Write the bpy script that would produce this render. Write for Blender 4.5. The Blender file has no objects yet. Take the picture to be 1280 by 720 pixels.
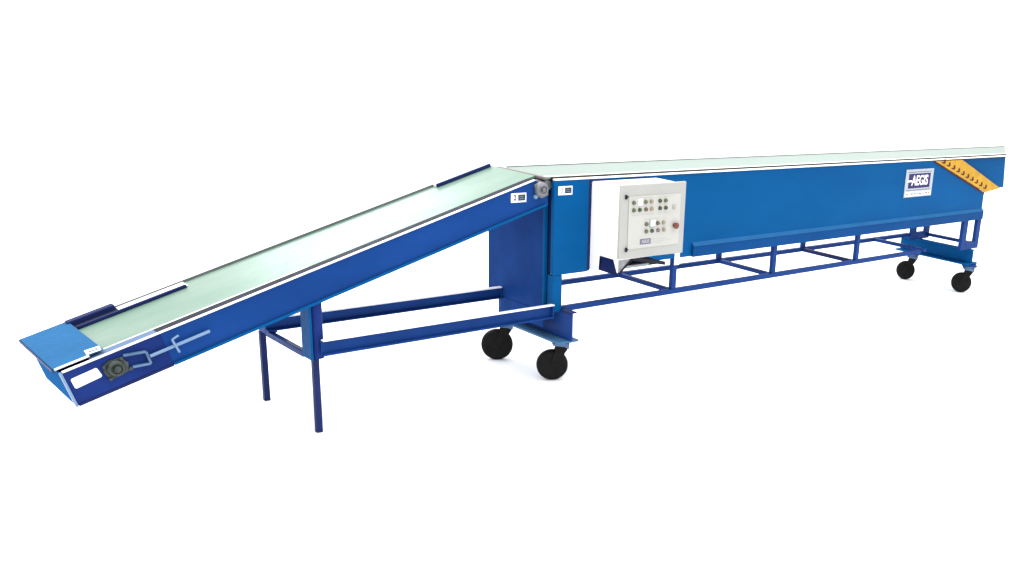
import bpy, bmesh, math, random
from mathutils import Vector, Matrix

random.seed(4)
scene = bpy.context.scene
COL = scene.collection

# ------------------------------------------------------------------ materials
def new_mat(name):
    m = bpy.data.materials.new(name)
    m.use_nodes = True
    nt = m.node_tree
    b = nt.nodes['Principled BSDF']
    return m, nt, b

DEEP = 0.76                                   # all coloured paints, for an over-exposed white studio

def coords(nt, scale=(1, 1, 1)):
    tc = nt.nodes.new('ShaderNodeTexCoord')
    mp = nt.nodes.new('ShaderNodeMapping')
    mp.inputs['Scale'].default_value = scale
    nt.links.new(tc.outputs['Object'], mp.inputs['Vector'])
    return mp.outputs['Vector']

def noise(nt, vec, scale, detail=4.0, rough=0.55):
    n = nt.nodes.new('ShaderNodeTexNoise')
    n.inputs['Scale'].default_value = scale
    n.inputs['Detail'].default_value = detail
    n.inputs['Roughness'].default_value = rough
    nt.links.new(vec, n.inputs['Vector'])
    return n.outputs['Fac']

def ramp(nt, fac, stops):
    r = nt.nodes.new('ShaderNodeValToRGB')
    while len(r.color_ramp.elements) < len(stops):
        r.color_ramp.elements.new(0.5)
    for e, (p, c) in zip(r.color_ramp.elements, stops):
        e.position = p
        e.color = (*c, 1) if len(c) == 3 else c
    nt.links.new(fac, r.inputs['Fac'])
    return r.outputs['Color']

def paint(name, col, rough=0.42, spec=0.25, var=0.12, scale=(1, 1, 1), nscale=3.0, bump=0.02, metallic=0.0):
    m, nt, b = new_mat(name)
    if max(col) < 0.6:
        col = tuple(c * DEEP for c in col)
    v = coords(nt, scale)
    f = noise(nt, v, nscale)
    lo = tuple(c * (1 - var) for c in col)
    hi = tuple(min(1, c * (1 + var)) for c in col)
    nt.links.new(ramp(nt, f, [(0.3, lo), (0.7, hi)]), b.inputs['Base Color'])
    f2 = noise(nt, v, nscale * 9, 5)
    mr = nt.nodes.new('ShaderNodeMapRange')
    mr.inputs['From Min'].default_value = 0.25
    mr.inputs['From Max'].default_value = 0.75
    mr.inputs['To Min'].default_value = max(0.02, rough - 0.08)
    mr.inputs['To Max'].default_value = min(1, rough + 0.1)
    nt.links.new(f2, mr.inputs['Value'])
    nt.links.new(mr.outputs['Result'], b.inputs['Roughness'])
    b.inputs['Specular IOR Level'].default_value = spec
    b.inputs['Metallic'].default_value = metallic
    if bump:
        bp = nt.nodes.new('ShaderNodeBump')
        bp.inputs['Strength'].default_value = bump
        bp.inputs['Distance'].default_value = 0.01
        nt.links.new(f2, bp.inputs['Height'])
        nt.links.new(bp.outputs['Normal'], b.inputs['Normal'])
    return m

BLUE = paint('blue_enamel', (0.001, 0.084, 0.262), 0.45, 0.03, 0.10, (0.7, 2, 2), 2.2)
HIGHLIGHTBLUE = paint('painted_highlight_blue', (0.010, 0.108, 0.290), 0.4, 0.05, 0.1, (1, 1, 1), 6)  # lighter blue for the painted highlight above the bottom lip
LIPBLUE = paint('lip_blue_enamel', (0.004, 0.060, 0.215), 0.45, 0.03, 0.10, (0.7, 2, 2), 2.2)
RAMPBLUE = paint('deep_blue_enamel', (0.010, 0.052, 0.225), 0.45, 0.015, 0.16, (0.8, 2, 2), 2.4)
FRAMEBLUE = paint('frame_blue_enamel', (0.008, 0.046, 0.215), 0.42, 0.06, 0.14, (1, 1, 1), 5)
TOPLITBLUE = paint('toplit_blue_enamel', (0.022, 0.130, 0.305), 0.45, 0.02, 0.08, (1, 1, 1), 5)  # brightness of an upward-facing surface put into the colour
GUIDEBLUE = paint('faded_blue_guide', (0.115, 0.185, 0.33), 0.45, 0.1, 0.08, (1, 1, 1), 8)
HUBDARK = paint('dark_hub', (0.014, 0.014, 0.015), 0.5, 0.2, 0.4, (1, 1, 1), 40, 0.1)
FORKSTEEL = paint('blue_grey_fork', (0.085, 0.17, 0.31), 0.4, 0.3, 0.25, (1, 1, 1), 25, 0.05)
NOSEBLUE = paint('mid_blue_enamel', (0.022, 0.120, 0.330), 0.5, 0.0, 0.10, (1, 1, 1), 6)
NOSENAVY = paint('deep_navy_enamel_and_shade', (0.012, 0.032, 0.172), 0.45, 0.03, 0.25, (1, 1, 1), 5)  # on the nose side this navy includes painted shade
GREYLINE = paint('grey_edge_trim', (0.15, 0.165, 0.17), 0.5, 0.1, 0.1, (1, 1, 1), 6)
BEAMBLUE = paint('pale_beam_blue', (0.06, 0.17, 0.32), 0.45, 0.1, 0.1, (1, 1, 1), 6)
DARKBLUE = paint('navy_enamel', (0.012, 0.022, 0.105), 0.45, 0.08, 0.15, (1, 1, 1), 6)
PALEBLUE = paint('pale_blue_steel', (0.16, 0.27, 0.44), 0.4, 0.4, 0.08, (1, 1, 1), 8)
WHITE = paint('white_trim_and_glare', (0.80, 0.81, 0.82), 0.4, 0.4, 0.02, (1, 1, 1), 5, 0.0)  # on flange tops and the near belt edge, bright reflections painted as white
CABWHITE = paint('white_cabinet_paint', (0.86, 0.86, 0.85), 0.5, 0.3, 0.02, (1, 1, 1), 5, 0.01)
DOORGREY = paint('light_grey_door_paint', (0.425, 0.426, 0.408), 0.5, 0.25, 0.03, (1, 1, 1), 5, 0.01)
PANEL = paint('cream_panel_laminate', (0.520, 0.516, 0.488), 0.5, 0.15, 0.02, (1, 1, 1), 5, 0.0)
DARKGAP = paint('dark_seal', (0.018, 0.020, 0.032), 0.6, 0.1, 0.2, (1, 1, 1), 6)
BROWNGAP = paint('dark_brown_seal', (0.020, 0.018, 0.014), 0.6, 0.1, 0.25, (1, 1, 1), 12)
RUBBER = paint('black_rubber', (0.0065, 0.006, 0.006), 0.6, 0.12, 0.4, (1, 1, 1), 22, 0.15)
STEEL = paint('dull_steel', (0.26, 0.27, 0.29), 0.38, 0.5, 0.25, (1, 1, 1), 30, 0.1, 0.35)
GREASY = paint('greasy_cast_iron', (0.030, 0.044, 0.040), 0.42, 0.5, 0.5, (1, 1, 1), 28, 0.25, 0.3)
GREYIRON = paint('grey_cast_iron', (0.17, 0.175, 0.19), 0.4, 0.5, 0.4, (1, 1, 1), 26, 0.2, 0.25)
BROWNSTEEL = paint('brownish_steel_bar', (0.17, 0.145, 0.135), 0.45, 0.4, 0.1, (1, 1, 1), 20)
YELLOW = paint('yellow_enamel', (0.56, 0.312, 0.034), 0.5, 0.08, 0.16, (1, 1, 1), 9)
MAROON = paint('maroon_marking', (0.085, 0.014, 0.013), 0.6, 0.15, 0.2, (1, 1, 1), 20, 0)
PURPLE = paint('purple_print', (0.040, 0.024, 0.125), 0.55, 0.15, 0.06, (1, 1, 1), 20, 0)
LAVENDER = paint('lavender_print', (0.17, 0.17, 0.26), 0.55, 0.15, 0.06, (1, 1, 1), 20, 0)
GREYINK = paint('grey_print', (0.15, 0.15, 0.19), 0.6, 0.15, 0.1, (1, 1, 1), 20, 0)
FAINTINK = paint('faint_grey_print', (0.47, 0.465, 0.45), 0.6, 0.15, 0.05, (1, 1, 1), 20, 0)
CYANINK = paint('faint_blue_print', (0.10, 0.26, 0.42), 0.6, 0.15, 0.2, (1, 1, 1), 40, 0)
CHIP = paint('dark_teal_print', (0.025, 0.062, 0.065), 0.6, 0.15, 0.4, (1, 1, 1), 60, 0)
LABELWHITE = paint('white_sticker', (0.76, 0.77, 0.79), 0.5, 0.2, 0.02, (1, 1, 1), 10, 0)
PLATE = paint('silvery_name_plate', (0.42, 0.48, 0.54), 0.45, 0.3, 0.04, (1, 1, 1), 10, 0)

def belt_material(name, c1, c2):
    m, nt, b = new_mat(name)
    v = coords(nt, (0.8, 3.0, 3.0))
    f = noise(nt, v, 1.3, 5, 0.55)
    nt.links.new(ramp(nt, f, [(0.32, c1), (0.68, c2)]), b.inputs['Base Color'])
    f2 = noise(nt, coords(nt, (3, 14, 14)), 4, 6)
    mr = nt.nodes.new('ShaderNodeMapRange')
    mr.inputs['From Min'].default_value = 0.3
    mr.inputs['From Max'].default_value = 0.7
    mr.inputs['To Min'].default_value = 0.35
    mr.inputs['To Max'].default_value = 0.42
    nt.links.new(f2, mr.inputs['Value'])
    nt.links.new(mr.outputs['Result'], b.inputs['Roughness'])
    b.inputs['Specular IOR Level'].default_value = 0.5
    w = noise(nt, coords(nt, (1, 1, 1)), 220, 2)
    bp = nt.nodes.new('ShaderNodeBump')
    bp.inputs['Strength'].default_value = 0.02
    bp.inputs['Distance'].default_value = 0.004
    nt.links.new(w, bp.inputs['Height'])
    nt.links.new(bp.outputs['Normal'], b.inputs['Normal'])
    return m

MINT = belt_material('mint_belt_rubber', (0.092, 0.180, 0.128), (0.152, 0.224, 0.184))
MINTPALE = belt_material('pale_mint_belt_rubber', (0.135, 0.198, 0.168), (0.158, 0.208, 0.184))

def floor_material():
    m, nt, b = new_mat('white_studio_floor')
    v = coords(nt)
    nt.links.new(ramp(nt, noise(nt, v, 0.6), [(0.3, (0.90, 0.90, 0.90)), (0.7, (0.93, 0.93, 0.93))]), b.inputs['Base Color'])
    b.inputs['Roughness'].default_value = 0.9
    b.inputs['Specular IOR Level'].default_value = 0.05
    return m
FLOOR = floor_material()

# ------------------------------------------------------------------ geometry helpers
TH = 0.2848                                   # slope of the inclined section
RAMP = Matrix(((math.cos(TH), 0, -math.sin(TH), -2.7),
               (0, 1, 0, 0),
               (math.sin(TH), 0, math.cos(TH), 0.3455),
               (0, 0, 0, 1)))                 # (along, across, normal) -> world

class MB:
    def __init__(self, M=None):
        self.bm = bmesh.new()
        self.M = M
    def v(self, p):
        p = Vector(p)
        return self.bm.verts.new(self.M @ p if self.M else p)
    def face(self, vs):
        try:
            return self.bm.faces.new(vs)
        except ValueError:
            return None
    def box(self, x0, x1, y0, y1, z0, z1):
        c = [self.v((x, y, z)) for x in (x0, x1) for y in (y0, y1) for z in (z0, z1)]
        for f in ((0, 1, 3, 2), (4, 6, 7, 5), (0, 4, 5, 1), (2, 3, 7, 6), (0, 2, 6, 4), (1, 5, 7, 3)):
            self.face([c[i] for i in f])
        return self
    def prism(self, pts, y0, y1):             # outline in (x, z), extruded along y
        a = [self.v((p[0], y0, p[1])) for p in pts]
        b = [self.v((p[0], y1, p[1])) for p in pts]
        n = len(pts)
        self.face(a); self.face(b[::-1])
        for i in range(n):
            j = (i + 1) % n
            self.face([a[i], b[i], b[j], a[j]])
        return self
    def prism_x(self, pts, x0, x1):           # outline in (y, z), extruded along x
        a = [self.v((x0, p[0], p[1])) for p in pts]
        b = [self.v((x1, p[0], p[1])) for p in pts]
        n = len(pts)
        self.face(a); self.face(b[::-1])
        for i in range(n):
            j = (i + 1) % n
            self.face([a[i], b[i], b[j], a[j]])
        return self
    def prism_z(self, pts, z0, z1):           # outline in (x, y)
        a = [self.v((p[0], p[1], z0)) for p in pts]
        b = [self.v((p[0], p[1], z1)) for p in pts]
        n = len(pts)
        self.face(a); self.face(b[::-1])
        for i in range(n):
            j = (i + 1) % n
            self.face([a[i], b[i], b[j], a[j]])
        return self
    def lathe(self, p0, axis, prof, seg=28):  # prof: (distance along axis, radius)
        p0 = Vector(p0); ax = Vector(axis).normalized()
        t = ax.orthogonal().normalized(); u = ax.cross(t)
        rings = []
        for d, r in prof:
            rings.append([self.v(p0 + ax * d + (t * math.cos(2 * math.pi * k / seg) + u * math.sin(2 * math.pi * k / seg)) * r) for k in range(seg)])
        for A, B in zip(rings, rings[1:]):
            for k in range(seg):
                self.face([A[k], A[(k + 1) % seg], B[(k + 1) % seg], B[k]])
        self.face(rings[0][::-1]); self.face(rings[-1])
        return self
    def cyl(self, p0, p1, r, seg=20):
        d = Vector(p1) - Vector(p0)
        return self.lathe(p0, d, [(0, r), (d.length, r)], seg)
    def bar(self, p0, p1, w, h=None, up=(0, 0, 1)):
        h = h or w
        p0 = Vector(p0); p1 = Vector(p1); d = (p1 - p0).normalized()
        s = d.cross(Vector(up)).normalized() * w / 2
        t = s.cross(d).normalized() * h / 2
        a = [self.v(p0 + e) for e in (s + t, -s + t, -s - t, s - t)]
        b = [self.v(p1 + e) for e in (s + t, -s + t, -s - t, s - t)]
        self.face(a[::-1]); self.face(b)
        for i in range(4):
            j = (i + 1) % 4
            self.face([a[i], a[j], b[j], b[i]])
        return self
    def build(self, name, mat, parent=None, bevel=0.0025):
        bm = self.bm
        bmesh.ops.recalc_face_normals(bm, faces=bm.faces)
        for e in bm.edges:
            if len(e.link_faces) == 2 and e.calc_face_angle(0) > math.radians(38):
                e.smooth = False
        for f in bm.faces:
            f.smooth = True
        me = bpy.data.meshes.new(name)
        bm.to_mesh(me); bm.free()
        me.materials.append(mat)
        o = bpy.data.objects.new(name, me)
        COL.objects.link(o)
        if parent is not None:
            o.parent = parent
            o.matrix_parent_inverse = Matrix.Translation(parent_world(parent)).inverted()
        if bevel:
            md = o.modifiers.new('edge_bevel', 'BEVEL')
            md.width = bevel; md.segments = 2
            md.limit_method = 'ANGLE'; md.angle_limit = math.radians(38)
        return o

def parent_world(o):
    w = Vector(o.location)
    # parts themselves sit at the origin of their own mesh data, only the root Empty is moved
    return w

def lettering(name, text, size, mat, parent, M, sx=1.0, depth=0.0012, bold=0.0, shear=0.0):
    c = bpy.data.curves.new('letters', 'FONT')
    c.body = text; c.size = size; c.extrude = depth; c.align_x = 'CENTER'; c.align_y = 'CENTER'
    c.offset = bold; c.shear = shear
    t = bpy.data.objects.new('letters', c)
    COL.objects.link(t)
    dg = bpy.context.evaluated_depsgraph_get()
    me = bpy.data.meshes.new_from_object(t.evaluated_get(dg))
    bpy.data.objects.remove(t); bpy.data.curves.remove(c)
    me.transform(M @ Matrix.Diagonal((sx, 1, 1, 1)))
    me.name = name
    me.materials.clear(); me.materials.append(mat)
    o = bpy.data.objects.new(name, me)
    COL.objects.link(o)
    o.parent = parent
    o.matrix_parent_inverse = Matrix.Translation(parent_world(parent)).inverted()
    return o

def upright(x, y, z, tilt=0.0):               # lettering facing -Y at (x, y, z)
    return Matrix.Translation((x, y, z)) @ Matrix.Rotation(-tilt, 4, 'Y') @ Matrix.Rotation(math.pi / 2, 4, 'X')

# ------------------------------------------------------------------ the floor
fl = MB().box(-60, 90, -40, 110, -0.05, 0.0).build('floor', FLOOR, None, 0)
fl['kind'] = 'structure'

# ------------------------------------------------------------------ the conveyor
root = bpy.data.objects.new('belt_conveyor', None)
COL.objects.link(root)
root.location = (1.0, 0.25, 0.0)
root.empty_display_size = 0.3
root['label'] = 'blue belt conveyor on black casters with sloping loading ramp and white control cabinet'
root['category'] = 'conveyor'

# ---- main body -------------------------------------------------------------
body = MB().prism([(0.0, 0.605), (4.212, 0.605), (4.206, 0.800), (3.43, 1.0885), (0.0, 1.0885)], 0.0, 0.02).build('body_side_panel', BLUE, root)
MB().prism_x([(-0.0005, 0.603), (-0.0005, 0.676), (-0.004, 0.675), (-0.016, 0.664), (-0.016, 0.603)], 1.0, 4.213).build('bottom_lip', LIPBLUE, body, 0)
MB().prism_x([(-0.0005, 0.688), (-0.0005, 0.677), (-0.004, 0.6765), (-0.018, 0.6655), (-0.018, 0.668), (-0.006, 0.681)], 1.0, 4.212).build('lip_highlight', HIGHLIGHTBLUE, body, 0)  # highlight along the fold, painted as a lighter strip
MB().prism([(0.0, 0.605), (4.212, 0.605), (4.206, 0.800), (3.43, 1.0885), (0.0, 1.0885)], 0.43, 0.45).build('body_side_panel', BLUE, root)
MB().box(0.02, 4.205, 0.021, 0.429, 0.610, 0.622).build('body_bottom_panel', BLUE, root)
fp = MB().box(-0.002, 0.222, -0.008, -0.0005, 0.598, 1.088).build('front_cover_panel', BLUE, root)
MB().box(0.224, 0.241, -0.004, -0.0005, 0.600, 1.0875).build('cabinet_shade_strip', DARKBLUE, root)  # shade beside the cabinet, painted as a dark strip
MB().box(0.002, 0.060, -0.007, 0.045, 0.400, 0.597).build('corner_post', BLUE, root)
# face under the ramp, a rib and a shadow groove beside the corner post
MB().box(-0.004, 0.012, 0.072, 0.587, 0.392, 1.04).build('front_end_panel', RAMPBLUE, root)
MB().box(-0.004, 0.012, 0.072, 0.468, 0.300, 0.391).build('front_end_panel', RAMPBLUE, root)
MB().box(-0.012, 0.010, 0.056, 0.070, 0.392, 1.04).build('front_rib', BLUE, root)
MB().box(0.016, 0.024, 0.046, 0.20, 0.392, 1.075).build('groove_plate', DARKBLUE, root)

# end at the right: slanted so the near side stops sooner than the far one
def oblique(y):
    return 4.50 + (y - 0.02) * 1.66
def strip(name, mat, y0, y1, z0, z1, x0=0.0, parent=root, bevel=0.002):
    return MB().prism_z([(x0, y0), (oblique(y0), y0), (oblique(y1), y1), (x0, y1)], z0, z1).build(name, mat, parent, bevel)
strip('belt_edge_rail', WHITE, -0.010, 0.010, 1.0895, 1.0975, 0.0)  # glare along the near belt edge put into the white
strip('belt_seal', BROWNGAP, 0.0105, 0.0275, 1.080, 1.1035, 0.0)
mb = strip('main_belt', MINTPALE, 0.028, 0.412, 1.092, 1.104, -0.035)
strip('belt_hem', WHITE, 0.0285, 0.056, 1.1045, 1.1055, -0.03, mb, 0)
strip('belt_edge_rail', GREYLINE, 0.413, 0.420, 1.084, 1.108, 0.0)
MB().box(-0.062, -0.042, 0.0, 0.420, 1.094, 1.110).build('belt_end_bar', BROWNSTEEL, root, 0.004)
MB().cyl((-0.012, 0.035, 1.062), (-0.012, 0.42, 1.062), 0.026).build('end_roller', STEEL, root, 0)

# ---- telescopic boom coming out of the body at the right --------------------
boom = MB().prism([(3.3, 0.836), (4.535, 0.836), (4.497, 1.0885), (3.3, 1.0885)], 0.022, 0.034).build('boom_side_panel', BLUE, root)
MB().prism([(3.3, 0.836), (5.14, 0.836), (5.10, 1.0885), (3.3, 1.0885)], 0.39, 0.402).build('boom_side_panel', BLUE, root)
MB().prism_z([(3.3, 0.035), (4.55, 0.035), (5.13, 0.389), (3.3, 0.389)], 0.836, 0.846).build('boom_bottom_panel', BLUE, root)

guard = MB().prism([(3.440, 1.082), (3.805, 1.082), (4.425, 0.838), (4.200, 0.816)], -0.012, -0.001).build('yellow_guard_strip', YELLOW, root)
MB().prism([(3.418, 1.082), (3.438, 1.082), (4.199, 0.814), (4.204, 0.800)], -0.006, -0.0005).build('guard_edge', MAROON, guard, 0)
hk = MB()
for i in range(10):
    t = i / 9
    x = 3.545 + t * (4.185 - 3.545); z = 1.076 + t * (0.858 - 1.076)
    hk.prism([(x + 0.002, z + 0.014), (x + 0.021, z + 0.019), (x + 0.027, z - 0.006), (x + 0.012, z - 0.016), (x - 0.024, z - 0.007), (x - 0.024, z + 0.000), (x + 0.005, z - 0.004)], -0.0135, -0.0122)
hk.build('hook_markings', MAROON, guard, 0)

# ---- name plate -----------------------------------------------------------
npl = MB().box(3.092, 3.440, -0.006, -0.0005, 0.832, 1.032).build('name_plate', PLATE, root, 0.002)
MB().box(3.102, 3.430, -0.0068, -0.0062, 0.840, 0.872).build('caption_field', LABELWHITE, npl, 0)
fr = MB()
fr.box(3.112, 3.412, -0.0068, -0.0062, 1.010, 1.015).box(3.112, 3.412, -0.0068, -0.0062, 0.880, 0.885)
fr.build('plate_rules', GREYINK, npl, 0)
MB().box(3.128, 3.402, -0.0068, -0.0062, 0.896, 1.001).build('logo_field', PURPLE, npl, 0)
lt = lettering('logo_lettering', 'AEGIS', 0.098, LABELWHITE, npl, upright(3.270, -0.0078, 0.948), 0.80, 0.0008, 0.0022)
MB().box(3.112, 3.168, -0.0086, -0.0071, 0.942, 0.955).build('logo_bar', LABELWHITE, npl, 0)
cap = MB(); x = 3.118
for w in (0.020, 0.008, 0.034, 0.026, 0.014, 0.030, 0.022, 0.030, 0.016):
    cap.box(x, x + w, -0.0074, -0.0069, 0.851, 0.860); x += w + 0.0115
cap.build('caption_lettering', GREYINK, npl, 0)

# ---- numbered stickers ----------------------------------------------------
def sticker(x0, x1, z0, z1, y, digit, parent=root):
    s = MB().box(x0, x1, y - 0.002, y, z0, z1).build('number_sticker', LABELWHITE, parent, 0.0006)
    h = z1 - z0; w = x1 - x0
    MB().box(x0 + w * 0.46, x1 - w * 0.07, y - 0.0028, y - 0.0021, z0 + h * 0.18, z1 - h * 0.17).build('printed_box', CHIP, s, 0)
    MB().box(x0 + w * 0.54, x1 - w * 0.15, y - 0.0034, y - 0.0029, z0 + h * 0.34, z0 + h * 0.44).box(x0 + w * 0.54, x1 - w * 0.22, y - 0.0034, y - 0.0029, z0 + h * 0.56, z0 + h * 0.66).build('printed_lines', LAVENDER, s, 0)
    lettering('sticker_digit', digit, h * 0.82, PURPLE, s, upright(x0 + w * 0.25, y - 0.0028, (z0 + z1) / 2), 0.8, 0.0005, 0.001)
sticker(0.022, 0.111, 1.015, 1.060, -0.0085, '1')

# ---- control cabinet ------------------------------------------------------
cab = MB()
cab.prism_x([(-0.002, 0.606), (-0.002, 1.074), (-0.232, 1.082), (-0.232, 0.632), (-0.228, 0.632), (-0.196, 0.697), (-0.080, 0.697), (-0.072, 0.610)], 0.243, 0.249)
cab.box(0.250, 0.688, -0.232, -0.002, 0.700, 1.076)
cab.box(0.652, 0.688, -0.231, -0.225, 0.632, 0.699)
cabinet = cab.build('control_cabinet', CABWHITE, root, 0.003)
MB().box(0.262, 0.270, -0.215, -0.020, 0.612, 0.699).build('skirt_shade_backing', DARKBLUE, cabinet, 0.001)  # dark sheet added behind the cut-out in place of the shade inside
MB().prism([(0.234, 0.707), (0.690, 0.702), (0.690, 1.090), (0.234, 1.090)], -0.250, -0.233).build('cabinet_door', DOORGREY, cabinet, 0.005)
MB().box(0.288, 0.650, -0.2535, -0.2505, 0.756, 1.030).build('control_plate', PANEL, cabinet, 0.001)
for hx, hz in ((0.266, 1.030), (0.278, 0.757)):
    MB().box(hx - 0.005, hx + 0.005, -0.260, -0.2505, hz - 0.012, hz + 0.010).cyl((hx, -0.268, hz + 0.002), (hx, -0.262, hz + 0.002), 0.005, 12).build('door_lock', DARKGAP, cabinet, 0.001)

def btn_mat(name, c):
    return paint(name, c, 0.4, 0.4, 0.15, (1, 1, 1), 40, 0)
BM = {k: btn_mat('button_' + k, c) for k, c in dict(
    green=(0.075, 0.115, 0.045), darkgreen=(0.035, 0.060, 0.020), olive=(0.115, 0.125, 0.055), grey=(0.16, 0.165, 0.13),
    brown=(0.125, 0.095, 0.060), tan=(0.30, 0.245, 0.165), mauve=(0.20, 0.155, 0.150), pale=(0.40, 0.39, 0.36), red=(0.16, 0.035, 0.016), teal=(0.14, 0.38, 0.28)).items()}
BEZEL = paint('button_bezel', (0.27, 0.265, 0.24), 0.4, 0.5, 0.1, (1, 1, 1), 40, 0)
def button(x, z, c, r=0.0098, name='push_button'):
    # bezel shares the mesh of its button
    b = MB().lathe((x, -0.2537, z), (0, -1, 0), [(0, r * 1.15), (0.003, r * 1.15), (0.0042, r), (0.010, r * 0.95), (0.0115, r * 0.8)], 18)
    o = b.build(name, BM[c], cabinet, 0)
    o.data.materials.append(BEZEL)
    for p in o.data.polygons:
        if all(o.data.vertices[i].co.y > -0.2575 for i in p.vertices):
            p.material_index = 1
    return o
rows = [(0.998, [(0.317, 'green'), (0.398, 'olive'), (0.438, 'tan'), (0.498, 'darkgreen'), (0.538, 'green')]),
        (0.959, [(0.319, 'green'), (0.359, 'darkgreen'), (0.402, 'brown'), (0.442, 'tan'), (0.500, 'darkgreen'), (0.541, 'darkgreen'), (0.603, 'pale')]),
        (0.881, [(0.410, 'brown'), (0.489, 'brown'), (0.531, 'tan')]),
        (0.843, [(0.411, 'olive'), (0.451, 'darkgreen'), (0.494, 'mauve'), (0.535, 'tan')])]
for z, r in rows:
    for x, c in r:
        button(x, z, c)
def display(x, z):
    d = MB().box(x - 0.016, x + 0.016, -0.259, -0.2537, z - 0.017, z + 0.017).build('display_window', LABELWHITE, cabinet, 0.002)
    return d
display(0.361, 0.999); display(0.454, 0.883)
MB().box(0.4335, 0.437, -0.2565, -0.2537, 0.864, 0.902).box(0.4371, 0.472, -0.2565, -0.2537, 0.862, 0.8655).build('display_frame', BM['teal'], cabinet, 0)
sb = MB().lathe((0.612, -0.2537, 0.860), (0, -1, 0), [(0, 0.012), (0.010, 0.012), (0.011, 0.016), (0.020, 0.017), (0.024, 0.012)], 20).build('stop_button', BM['red'], cabinet, 0)
MB().box(0.598, 0.642, -0.2543, -0.2536, 0.846, 0.874).build('stop_button_plate', PANEL, cabinet, 0)
MB().cyl((0.632, -0.2545, 0.862), (0.632, -0.262, 0.862), 0.008, 14).build('stop_button_lamp', BM['brown'], cabinet, 0)
lb = MB().box(0.372, 0.447, -0.2545, -0.2536, 0.775, 0.804).build('maker_sticker', LAVENDER, cabinet, 0)
lettering('maker_lettering', 'AEGIS', 0.024, PANEL, cabinet, upright(0.4095, -0.2552, 0.7895), 0.85, 0.0004, 0.0004)
for x0, x1, z in ((0.31, 0.44, 1.020), (0.49, 0.60, 1.020), (0.40, 0.50, 0.906), (0.31, 0.37, 0.932), (0.38, 0.46, 0.932), (0.49, 0.59, 0.932), (0.455, 0.560, 0.797), (0.455, 0.600, 0.786), (0.455, 0.530, 0.777)):
    ink = MB(); x = x0
    while x < x1:
        w = random.uniform(0.006, 0.018)
        ink.box(x, min(x + w, x1), -0.2541, -0.2536, z - 0.0022, z + 0.0022); x += w + 0.005
    ink.build('caption', FAINTINK, cabinet, 0)
MB().prism([(0.252, 0.699), (0.352, 0.699), (0.275, 0.632), (0.252, 0.632)], -0.222, -0.216).build('gusset_plate', STEEL, cabinet, 0.001)
MB().bar((0.352, -0.224, 0.699), (0.272, -0.224, 0.632), 0.006, 0.010, (0, 1, 0)).build('gusset_edge', BROWNGAP, cabinet, 0.001)
MB().box(0.40, 0.64, -0.150, -0.012, 0.628, 0.640).bar((0.36, -0.16, 0.69), (0.64, -0.16, 0.632), 0.02, 0.02).build('cable_tray', DARKGAP, cabinet, 0.002)
MB().box(0.33, 0.52, -0.17, -0.155, 0.632, 0.646).build('tray_edge', STEEL, cabinet, 0.001)

# ---- chassis under the body -----------------------------------------------
MB().box(0.061, 3.42, 0.004, 0.036, 0.392, 0.421).build('chassis_rail', FRAMEBLUE, root, 0.003)
MB().box(0.061, 3.97, 0.490, 0.522, 0.392, 0.421).build('chassis_rail', FRAMEBLUE, root, 0.003)
for x, m in ((0.88, FRAMEBLUE), (1.755, FRAMEBLUE), (2.62, DARKBLUE), (3.50, FRAMEBLUE)):
    MB().box(x - 0.016, x + 0.016, 0.037 if x < 3.43 else 0.02, 0.489, 0.394, 0.419).build('cross_bar', m, root, 0.003)
for x in (0.88, 1.755, 2.63):
    MB().box(x - 0.018, x + 0.018, 0.006, 0.034, 0.4215, 0.6045).build('chassis_post', FRAMEBLUE, root, 0.003)
    MB().box(x - 0.018, x + 0.018, 0.492, 0.520, 0.4215, 0.630).build('chassis_post', FRAMEBLUE, root, 0.003)

# ---- front foot beam, a channel lying across -------------------------------
ff = MB()
ff.box(0.058, 0.070, -0.095, 0.58, 0.255, 0.406)
fb = ff.build('front_foot_beam', FRAMEBLUE, root, 0.002)
MB().box(-0.010, 0.122, -0.080, 0.60, 0.243, 0.2545).build('beam_flange', BEAMBLUE, fb, 0.002)
MB().box(0.048, 0.090, -0.100, 0.58, 0.4065, 0.414).build('beam_cap', DARKBLUE, root, 0.001)

# ---- rear foot beam --------------------------------------------------------
rf = MB()
rf.box(4.146, 4.160, -0.012, 0.690, 0.250, 0.345)
rf.box(4.075, 4.235, -0.015, 0.690, 0.236, 0.2495)
rf.box(4.120, 4.165, -0.012, 0.690, 0.3455, 0.360)
rf.build('rear_foot_beam', BLUE, root, 0.004)
for y in (0.0, 0.47):
    u = MB()
    u.box(3.972, 4.036, y, y + 0.03, 0.366, 0.604).box(4.172, 4.228, y, y + 0.03, 0.366, 0.604).box(4.037, 4.171, y, y + 0.03, 0.366, 0.425)
    u.build('rear_bracket', FRAMEBLUE, root, 0.002)
MB().box(4.19, 4.22, 0.031, 0.469, 0.385, 0.410).build('rear_tie_bar', FRAMEBLUE, root, 0.002)

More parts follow.
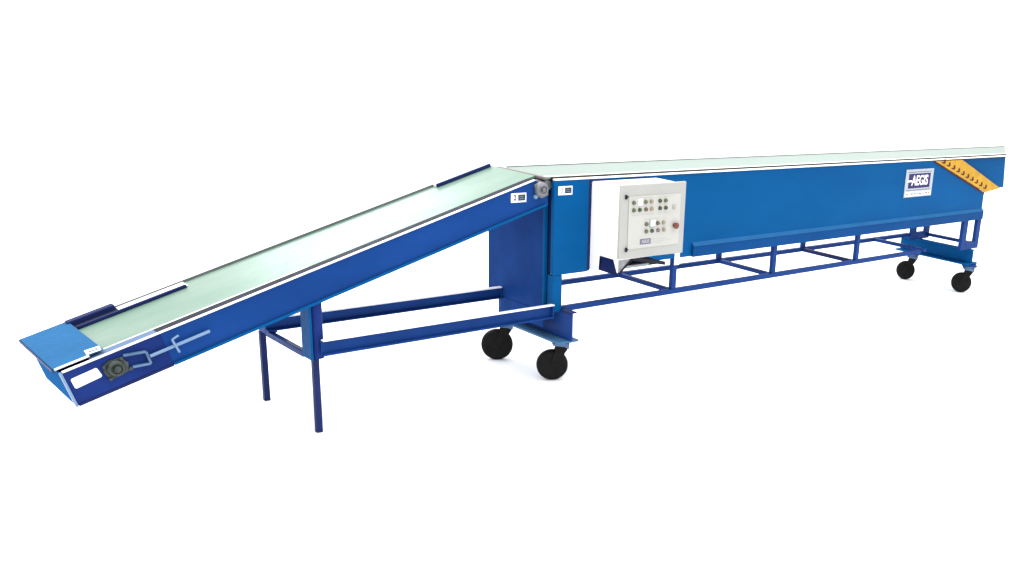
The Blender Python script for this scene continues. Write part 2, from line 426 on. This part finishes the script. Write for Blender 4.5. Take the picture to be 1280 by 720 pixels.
# ---- casters ---------------------------------------------------------------
def caster(x, y, r, ax, top):
    ax = Vector((ax[0], ax[1], 0)).normalized()
    tr = Vector((-ax.y, ax.x, 0))
    if tr.x < 0: tr = -tr
    c = Vector((x, y, r)); piv = c + tr * 0.042
    e = MB()
    R = Matrix(((tr.x, ax.x, 0, piv.x), (tr.y, ax.y, 0, piv.y), (0, 0, 1, 0), (0, 0, 0, 1)))
    e.M = R
    e.box(-0.060, 0.060, -0.052, 0.052, top - 0.012, top - 0.001)
    for sx in (-0.045, 0.045):
        for sy in (-0.038, 0.038):
            e.lathe((sx, sy, top - 0.022), (0, 0, 1), [(0, 0.008), (0.0095, 0.008)], 8)
    o = e.build('caster', FRAMEBLUE, root, 0.002)
    f = MB(R)
    f.lathe((0, 0, top - 0.030), (0, 0, 1), [(0, 0.040), (0.014, 0.042), (0.0175, 0.034)], 24)
    f.prism([(0.048, top - 0.0305), (0.044, top - 0.062), (0.020, top - 0.050), (-0.040, top - 0.044), (-0.046, top - 0.0305)], -0.036, 0.036)
    f.build('caster_fork', FORKSTEEL, o, 0.002)
    for s in (-1, 1):
        y0, y1 = (0.030, 0.0345) if s > 0 else (-0.0345, -0.030)
        k = MB(R)
        k.prism([(0.040, top - 0.045), (0.036, top - 0.066), (-0.032, r - 0.012), (-0.050, r - 0.010), (-0.052, r + 0.010), (-0.020, top - 0.045)], y0, y1)
        k.build('fork_cheek', RUBBER, o, 0.001)
    w = MB()
    hw = 0.026
    w.lathe(c - ax * hw, ax, [(0, r * 0.40), (0.001, r * 0.62), (0.0, r * 0.80), (0.004, r * 0.93), (0.012, r * 0.99), (hw, r), (2 * hw - 0.012, r * 0.99), (2 * hw - 0.004, r * 0.93), (2 * hw, r * 0.80), (2 * hw - 0.001, r * 0.62), (2 * hw, r * 0.40)], 40)
    w.build('wheel', RUBBER, o, 0)
    h = MB()
    h.lathe(c - ax * (hw + 0.010), ax, [(0, r * 0.10), (0.006, r * 0.12), (0.010, r * 0.28), (2 * hw + 0.010, r * 0.28), (2 * hw + 0.014, r * 0.12), (2 * hw + 0.020, r * 0.10)], 24)
    h.build('hub', RUBBER, o, 0)
    return o
caster(0.062, 0.070, 0.085, (-0.55, -0.83), 0.243)
caster(0.020, 0.535, 0.089, (-0.55, -0.83), 0.243)
caster(4.135, 0.050, 0.082, (-0.80, -0.60), 0.236)
caster(4.115, 0.585, 0.079, (-0.80, -0.60), 0.236)

# ---- inclined section ------------------------------------------------------
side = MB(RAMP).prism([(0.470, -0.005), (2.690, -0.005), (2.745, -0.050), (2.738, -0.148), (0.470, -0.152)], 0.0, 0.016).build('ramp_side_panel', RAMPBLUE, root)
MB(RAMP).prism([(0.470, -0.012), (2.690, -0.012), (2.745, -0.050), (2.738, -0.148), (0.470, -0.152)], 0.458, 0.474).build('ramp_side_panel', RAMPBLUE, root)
MB(RAMP).prism([(0.4705, -0.0055), (0.834, -0.0055), (0.834, -0.1415), (0.4705, -0.1415)], -0.0022, -0.0003).build('shaded_nose_side_plate', NOSENAVY, side, 0.001)  # shade under the top flange put into the darker navy
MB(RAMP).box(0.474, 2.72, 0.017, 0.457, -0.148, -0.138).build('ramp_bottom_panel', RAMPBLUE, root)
MB(RAMP).box(0.470, 2.685, -0.011, 0.005, -0.0045, 0.0005).build('ramp_top_flange', WHITE, root, 0.002)  # light reflected off the flange top is painted in as white
MB(RAMP).box(0.835, 2.725, -0.012, -0.0005, -0.150, -0.138).build('ramp_bottom_lip', BLUE, root, 0.003)
MB(RAMP).box(0.472, 0.834, -0.005, -0.0005, -0.153, -0.142).build('ramp_bottom_lip', DARKBLUE, root, 0.002)
MB(RAMP).box(0.460, 0.469, -0.005, 0.016, -0.152, -0.005).build('ramp_end_flange', PALEBLUE, root, 0.002)
MB(RAMP).box(0.83, 2.69, 0.0165, 0.061, -0.030, -0.0035).build('ramp_belt_seal', DARKGAP, root, 0.001)
MB(RAMP).box(0.575, 0.829, 0.0165, 0.060, -0.020, -0.003).build('ramp_belt_guide', GUIDEBLUE, root, 0.002)
rb = MB(RAMP).box(0.600, 2.735, 0.062, 0.4690, -0.014, -0.004).build('ramp_belt', MINT, root, 0.002)
MB(RAMP).box(0.638, 1.50, 0.0625, 0.072, -0.0038, -0.0030).build('ramp_belt_hem', WHITE, rb, 0)
MB(RAMP).cyl((2.722, 0.03, -0.046), (2.722, 0.455, -0.046), 0.026).build('ramp_head_roller', STEEL, root, 0)
MB(RAMP).cyl((0.63, 0.03, -0.040), (0.63, 0.455, -0.040), 0.030).build('ramp_tail_roller', STEEL, root, 0)
MB(RAMP).box(0.80, 2.72, 0.4700, 0.478, -0.0115, 0.006).build('ramp_far_flange', GREYLINE, root, 0.001)
# guide strips along the far edge
MB(RAMP).box(2.39, 2.72, 0.428, 0.442, -0.0039, 0.014).build('guide_strip', DARKBLUE, root, 0.002)
MB(RAMP).box(2.39, 2.72, 0.4425, 0.4695, -0.0039, 0.008).build('guide_strip_edge', WHITE, root, 0.001)
MB(RAMP).box(0.64, 1.09, 0.388, 0.402, -0.0039, 0.010).build('guide_strip', DARKBLUE, root, 0.002)
MB(RAMP).box(0.815, 1.10, 0.4025, 0.4695, -0.0039, 0.001).build('guide_strip_edge', WHITE, root, 0.001)
MB(RAMP).box(0.637, 0.814, 0.403, 0.452, -0.0039, -0.001).build('tail_cover_base', DARKGAP, root, 0.001)
MB(RAMP).prism_x([(0.452, -0.03), (0.500, -0.03), (0.500, 0.006), (0.488, 0.020), (0.452, 0.020)], 0.622, 0.812).build('tail_cover', DARKBLUE, root, 0.004)
# nose
MB(RAMP).box(0.462, 0.469, 0.019, 0.410, -0.151, -0.008).build('nose_front_panel', NOSEBLUE, root, 0.002)
MB(RAMP).box(0.470, 0.63, 0.400, 0.408, -0.150, -0.008).build('nose_side_panel', NOSEBLUE, root, 0.002)
nose = MB(RAMP).box(0.450, 0.634, 0.026, 0.495, 0.006, 0.013).build('nose_plate', TOPLITBLUE, root, 0.003)  # lighter blue holds the light falling on the upward-facing plate
MB(RAMP).box(0.4455, 0.4495, 0.026, 0.495, -0.004, 0.0125).build('nose_plate_shade_lip', DARKBLUE, nose, 0.001)  # shadowed underside of the plate edge, painted as a navy strip
MB(RAMP).box(0.455, 0.580, 0.0215, 0.0255, 0.004, 0.0125).build('nose_plate_edge', WHITE, nose, 0.001)
MB(RAMP).prism_z([(0.574, 0.028), (0.626, 0.020), (0.632, 0.070), (0.580, 0.082)], 0.0134, 0.0144).build('nose_sticker', LABELWHITE, nose, 0)
sc = MB(RAMP)
for k in range(3):
    sc.box(0.588 + k * 0.0115, 0.596 + k * 0.0115, 0.034, 0.058, 0.0146, 0.0150)
sc.build('sticker_print', CYANINK, nose, 0)
# blank plate, bearings and belt tensioner on the near side
MB(RAMP).prism([(0.484, -0.043), (0.489, -0.039), (0.576, -0.036), (0.581, -0.040), (0.586, -0.071), (0.582, -0.077), (0.490, -0.082), (0.485, -0.078)], -0.0050, -0.0025).build('blank_plate', LABELWHITE, side, 0)
bl = MB(RAMP)
bl.prism([(0.598, -0.038), (0.628, -0.028), (0.668, -0.032), (0.686, -0.062), (0.678, -0.094), (0.642, -0.102), (0.606, -0.099), (0.595, -0.070)], -0.012, -0.0008)
bl.lathe((0.638, -0.012, -0.064), (0, -1, 0), [(0, 0.034), (0.010, 0.032), (0.016, 0.027), (0.018, 0.020), (0.013, 0.018), (0.012, 0.013), (0.026, 0.012), (0.027, 0.008)], 24)
for sx, sn in ((0.602, -0.042), (0.606, -0.096), (0.684, -0.088), (0.668, -0.036)):
    bl.lathe((sx, -0.012, sn), (0, -1, 0), [(0, 0.008), (0.007, 0.008), (0.008, 0.006)], 6)
bl.build('bearing', GREASY, side, 0.001)
bu = MB(RAMP)
bu.prism([(2.676, -0.024), (2.716, -0.020), (2.742, -0.040), (2.742, -0.100), (2.700, -0.102), (2.672, -0.080)], -0.012, -0.0008)
bu.lathe((2.708, -0.012, -0.058), (0, -1, 0), [(0, 0.038), (0.012, 0.036), (0.018, 0.029), (0.020, 0.020), (0.014, 0.018), (0.013, 0.011), (0.028, 0.010), (0.029, 0.007)], 24)
bu.build('bearing', GREYIRON, side, 0.001)
MB(RAMP).lathe((2.668, -0.0005, -0.084), (0, -1, 0), [(0, 0.011), (0.012, 0.011), (0.015, 0.008)], 8).build('bearing_bolt', PALEBLUE, side, 0)
tb = MB(RAMP)
for a, b in (((0.679, -0.029), (0.758, -0.049)), ((0.758, -0.049), (0.757, -0.101)), ((0.757, -0.101), (0.692, -0.086))):
    tb.bar((a[0], -0.010, a[1]), (b[0], -0.010, b[1]), 0.009, 0.016, (0, 1, 0))
tb.build('tensioner_bracket', FORKSTEEL, side, 0.002)
MB(RAMP).cyl((0.764, -0.016, -0.0715), (1.004, -0.016, -0.0705), 0.0066, 14).build('tensioner_rod', PALEBLUE, side, 0.001)
tl = MB(RAMP)
tl.bar((0.8665, -0.024, -0.101), (0.8595, -0.024, -0.040), 0.008, 0.006, (0, 1, 0)).bar((0.8595, -0.024, -0.040), (0.888, -0.024, -0.034), 0.007, 0.006, (0, 1, 0))
tl.build('tensioner_lever', PALEBLUE, side, 0.001)
sticker(-0.258, -0.168, 0.992, 1.038, -0.0005, '2', side)

# ---- struts from the ramp legs to the foot of the body ----------------------
def channel(x0, x1, yb, z0, z1, d):
    c = MB()
    c.box(x0, x1, yb, yb + 0.006, z0, z1)
    c.box(x0, x1, yb - d, yb - 0.0005, z0, z0 + 0.007)
    c.box(x1 - 0.008, x1 - 0.0005, yb - d + 0.003, yb - 0.001, z0 + 0.0075, z1 - 0.0085)
    o = c.build('ramp_strut', FRAMEBLUE, root, 0.0015)
    MB().box(x0, x1, yb - d, yb - 0.0005, z1 - 0.006, z1).build('strut_top_flange', WHITE, o, 0.0015)  # reflection on the strut's top face, painted white
channel(-1.252, -0.002, -0.004, 0.376, 0.449, 0.026)
channel(-1.30, -0.006, 0.470, 0.380, 0.446, 0.026)
# ---- ramp legs --------------------------------------------------------------
sl = MB().cyl((-1.249, 0.044, 0.3525), (-1.249, 0.044, 0.606), 0.0285, 28).build('leg_sleeve', NOSENAVY, root, 0)
MB().box(-1.290, -1.2795, 0.014, 0.106, 0.350, 0.604).build('sleeve_plate', BLUE, sl, 0.002)
MB().box(-1.279, -1.224, 0.074, 0.104, 0.352, 0.604).build('sleeve_backing', FRAMEBLUE, sl, 0.002)
MB().box(-1.288, -1.2300, 0.505, 0.585, 0.352, 0.600).build('leg_sleeve', FRAMEBLUE, root, 0.004)
MB().box(-1.276, -1.248, 0.028, 0.056, 0.0, 0.3515).build('leg', DARKBLUE, root, 0.003)
MB().box(-1.290, -1.262, 0.560, 0.588, 0.0, 0.3515).build('leg', DARKBLUE, root, 0.003)
MB().box(-1.289, -1.262, 0.106, 0.504, 0.344, 0.372).build('leg_cross_bar', FRAMEBLUE, root, 0.003)

# ------------------------------------------------------------------ camera
yaw, pitch, roll = 0.811, -0.3116, 0.0706
fw = Vector((math.sin(yaw) * math.cos(pitch), math.cos(yaw) * math.cos(pitch), math.sin(pitch)))
r = Vector((math.cos(yaw), -math.sin(yaw), 0)); u = r.cross(fw)
r2 = r * math.cos(roll) + u * math.sin(roll)
u2 = -r * math.sin(roll) + u * math.cos(roll)
cd = bpy.data.cameras.new('camera')
cd.sensor_width = 36; cd.lens = 1293.65 / 1280 * 36
cd.shift_x = (640 - 900.66) / 1280; cd.shift_y = (468.32 - 360) / 1280
cd.clip_start = 0.05; cd.clip_end = 500
cam = bpy.data.objects.new('camera', cd)
COL.objects.link(cam)
cam.matrix_world = Matrix(((r2.x, u2.x, -fw.x, -3.1891), (r2.y, u2.y, -fw.y, -4.2851), (r2.z, u2.z, -fw.z, 1.8189), (0, 0, 0, 1)))
scene.camera = cam

# ------------------------------------------------------------------ light
w = bpy.data.worlds.new('World'); scene.world = w; w.use_nodes = True
bg = w.node_tree.nodes['Background']
bg.inputs['Color'].default_value = (1, 1, 1, 1)
bg.inputs['Strength'].default_value = 1.55

def softbox(name, loc, target, sx, sy, power, tint=(1, 1, 1)):
    ld = bpy.data.lights.new(name, 'AREA')
    ld.shape = 'RECTANGLE'; ld.size = sx; ld.size_y = sy; ld.energy = power; ld.color = tint
    o = bpy.data.objects.new(name, ld)
    COL.objects.link(o)
    o.location = loc
    o.rotation_euler = (Vector(target) - Vector(loc)).to_track_quat('-Z', 'Y').to_euler()
    return o
softbox('overhead_softbox', (1.0, 0.5, 5.0), (1.0, 0.5, 0), 14, 9, 900)

softbox('rear_softbox', (0.9, 6.2, 3.4), (-0.8, 0.4, 0.9), 2.2, 0.85, 78, (0.88, 0.97, 1.0))

scene.view_settings.view_transform = 'Standard'
scene.view_settings.look = 'None'
scene.view_settings.exposure = 0
scene.view_settings.gamma = 1
scene.render.resolution_x = 1024; scene.render.resolution_y = 576
